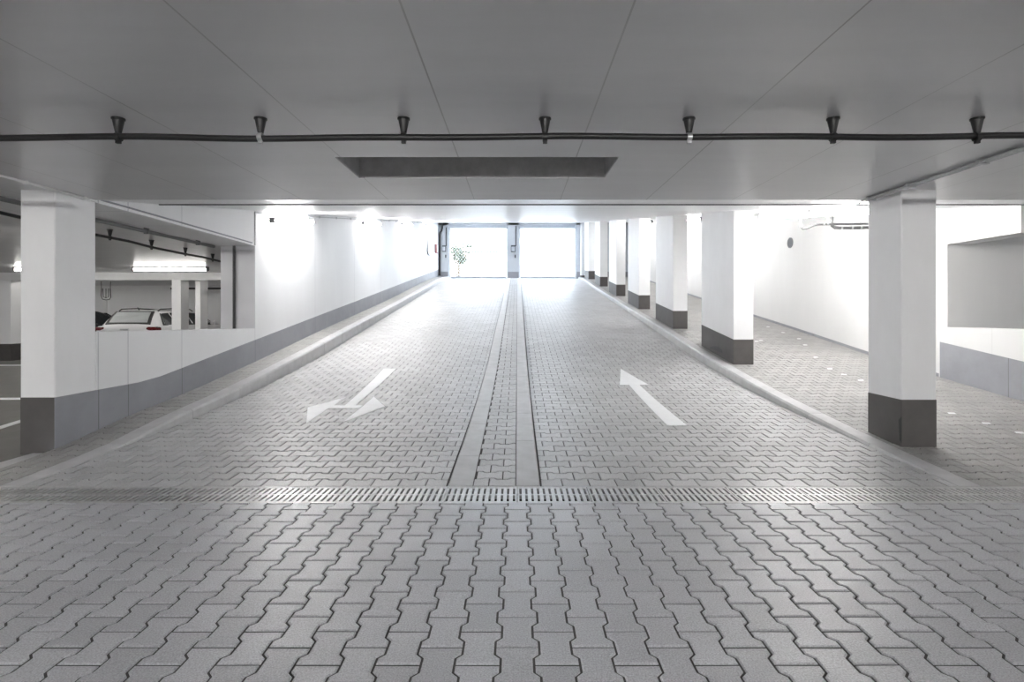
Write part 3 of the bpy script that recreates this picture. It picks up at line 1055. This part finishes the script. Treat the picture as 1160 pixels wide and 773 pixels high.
# ------------------------------------------------------------------ cars
def car(body_mat, name, label, rails=True):
    t = thing(name, label, 'car')
    st = [  # y, roof z, shoulder z, shoulder half width, roof half width, floor z
        (0.00, .62, .58, .74, .66, .30), (.03, .80, .74, .80, .70, .24), (.07, .90, .86, .84, .70, .22), (.16, .965, .905, .855, .69, .20),
        (.30, 1.17, .91, .865, .645, .20), (.46, 1.325, .915, .872, .60, .20), (.75, 1.365, .915, .88, .595, .19), (1.5, 1.385, .91, .89, .60, .19),
        (2.2, 1.365, .90, .89, .59, .19), (2.55, 1.30, .895, .89, .60, .19), (3.2, .985, .885, .885, .69, .19), (3.7, .90, .82, .865, .68, .20),
        (4.15, .80, .70, .82, .64, .22), (4.32, .66, .58, .74, .58, .26), (4.38, .52, .48, .64, .52, .32)]
    rs = []
    for y, zt, zs, w, rw, zb in st:
        edge = max(zs + .004, zt - .055)
        half = [(w * .90, zb), (w * .985, zb + .12), (w, (zb + zs) / 2 + .04), (w * .985, zs), (rw + (w * .985 - rw) * .06, edge), (rw * .86, zt - .012), (rw * .4, zt + .008)]
        half[1] = (half[1][0], min(half[1][1], (zb + zs) / 2))
        ring = [(x, y, z) for x, z in half] + [(-x, y, z) for x, z in reversed(half)]
        rs.append(ring)
    m = MB(); m.rings(rs)
    m.build('body', body_mat, t, smooth=True)
    def at(y):
        for i in range(len(st) - 1):
            if st[i][0] <= y <= st[i + 1][0]:
                k = (y - st[i][0]) / (st[i + 1][0] - st[i][0])
                return [a + (b - a) * k for a, b in zip(st[i], st[i + 1])]
    def side(y, k):
        _, zt, zs, w, rw, zb = at(y)
        e = max(zs + .004, zt - .055)
        x1 = rw + (w * .985 - rw) * .06
        return (w * .985 + (x1 - w * .985) * k, zs + (e - zs) * k)
    def side_pane(s, ys_low, ys_high, mat_, name_, parent, k0=.06, k1=.93, off=.006):
        m = MB()
        lo = [side(y, k0) for y in ys_low]; hi = [side(y, k1) for y in ys_high]
        out = [(s * (x + off), y, z) for (x, z), y in zip(lo, ys_low)] + [(s * (x + off), y, z) for (x, z), y in reversed(list(zip(hi, ys_high)))]
        inn = [(s * (abs(x) - .02), y, z) for x, y, z in out]
        m.rings([inn, out])
        return m.build(name_, mat_, parent)
    def lin(a, b, n=4):
        return [a + (b - a) * i / n for i in range(n + 1)]
    for s in (-1, 1):
        f = side_pane(s, lin(.40, 2.98), lin(.58, 2.30), M['trimblack'], 'window_frame', t, k0=.03, k1=.97, off=.004)
        side_pane(s, lin(.50, .98), lin(.64, .94), M['glass'], 'window_pane', f, off=.012)
        side_pane(s, lin(1.04, 1.78), lin(1.00, 1.74), M['glass'], 'window_pane', f, off=.012)
        side_pane(s, lin(1.86, 2.78), lin(1.82, 2.24), M['glass'], 'window_pane', f, off=.012)
    def end_pane(y0, y1, kx, mat_, name_, parent, off, n=4):
        m = MB()
        o1, i1 = [], []
        a = []
        for y in lin(y0, y1, n):
            _, zt, zs, w, rw, zb = at(y)
            a.append((rw * kx, y, zt))
        sg = -1 if y0 < 2 else 1
        top = [(x, y + sg * off * .8, z + off * .6 + .008) for x, y, z in a] + [(-x, y + sg * off * .8, z + off * .6 + .008) for x, y, z in reversed(a)]
        bot = [(x, y - sg * .02, z - .025) for x, y, z in top]
        m.rings([bot, top])
        return m.build(name_, mat_, parent)
    f = end_pane(.155, .47, .93, M['trimblack'], 'rear_window', t, .006)
    end_pane(.185, .43, .80, M['glass_pale'], 'pane', f, .016)
    end_pane(2.58, 3.16, .92, M['glass'], 'windscreen', t, .006)
    for s in (-1, 1):
        m = MB()
        x0, x1 = sorted((s * .58, s * .872))
        m.bevel_box(x0, x1, -.005 + .05, .32, .76, .89, .03)
        m.build('tail_lamp', M['lamp'], t)
    m = MB(); m.bevel_box(-.12, .12, .0, .06, .80, .845, .012); m.build('boot_handle', M['galv'], t)
    m = MB(); m.bevel_box(-.78, .78, -.05, .10, .34, .52, .03); m.build('bumper', M['trimblack'], t)
    m = MB(); m.tube([(0, .62, 1.37), (0, .55, 1.46)], [.014, .006], 8); m.build('antenna', M['trimblack'], t)
    if rails:
        for s in (-1, 1):
            m = MB()
            m.tube([(s * .57, .60, 1.345), (s * .575, .70, 1.40), (s * .58, 1.3, 1.425), (s * .575, 2.1, 1.40), (s * .57, 2.25, 1.345)], .016, 8)
            m.build('roof_rail', M['trimblack'], t, smooth=True)
    for y in (.85, 3.45):
        for s in (-1, 1):
            m = MB(); n = 24
            pr = [(.72, .31), (.725, .325), (.90, .325), (.905, .30), (.905, .215), (.885, .20)]
            m.rings([[(s * xx, y + r * math.cos(2 * PI * k / n), .325 + r * math.sin(2 * PI * k / n)) for k in range(n)] for xx, r in pr])
            wh = m.build('wheel', M['rubber'], t, smooth=True)
            m = MB()
            m.rings([[(s * xx, y + r * math.cos(2 * PI * k / n), .325 + r * math.sin(2 * PI * k / n)) for k in range(n)] for xx, r in ((.88, .205), (.90, .20), (.892, .06), (.905, .05))])
            m.build('rim', M['galv'], wh, smooth=True)
    for s in (-1, 1):
        m = MB(); x0, x1 = sorted((s * .87, s * 1.0)); m.bevel_box(x0, x1, 2.72, 2.84, .90, 1.02, .02)
        m.build('wing_mirror', body_mat, t)
    return t
c1 = car(M['car_light'], 'estate_car', 'pale silver estate car parked beyond the low parapet, tail towards the viewer')
c1.location = (-11.15, 15.0, -.004)
c2_ = car(M['car_dark'], 'parked_car', 'dark car glimpsed between the far pillar and the near left pillar', rails=False)
c2_.location = (-14.2, 15.0, -.004)

# ------------------------------------------------------------------ sky and render settings
wd = bpy.data.worlds.new('sky')
SC.world = wd
wd.use_nodes = True
bg = wd.node_tree.nodes['Background']
bg.inputs[0].default_value = (.80, .90, 1.0, 1)
bg.inputs[1].default_value = 2.7

cy = SC.cycles
cy.max_bounces = 12
cy.diffuse_bounces = 8
cy.glossy_bounces = 4
cy.sample_clamp_indirect = 12
cy.use_denoising = True
cy.caustics_reflective = False
cy.caustics_refractive = False
vs = SC.view_settings
vs.view_transform = 'Standard'
vs.look = 'None'
vs.gamma = 1
vs.use_curve_mapping = False
vs.exposure = 2.0
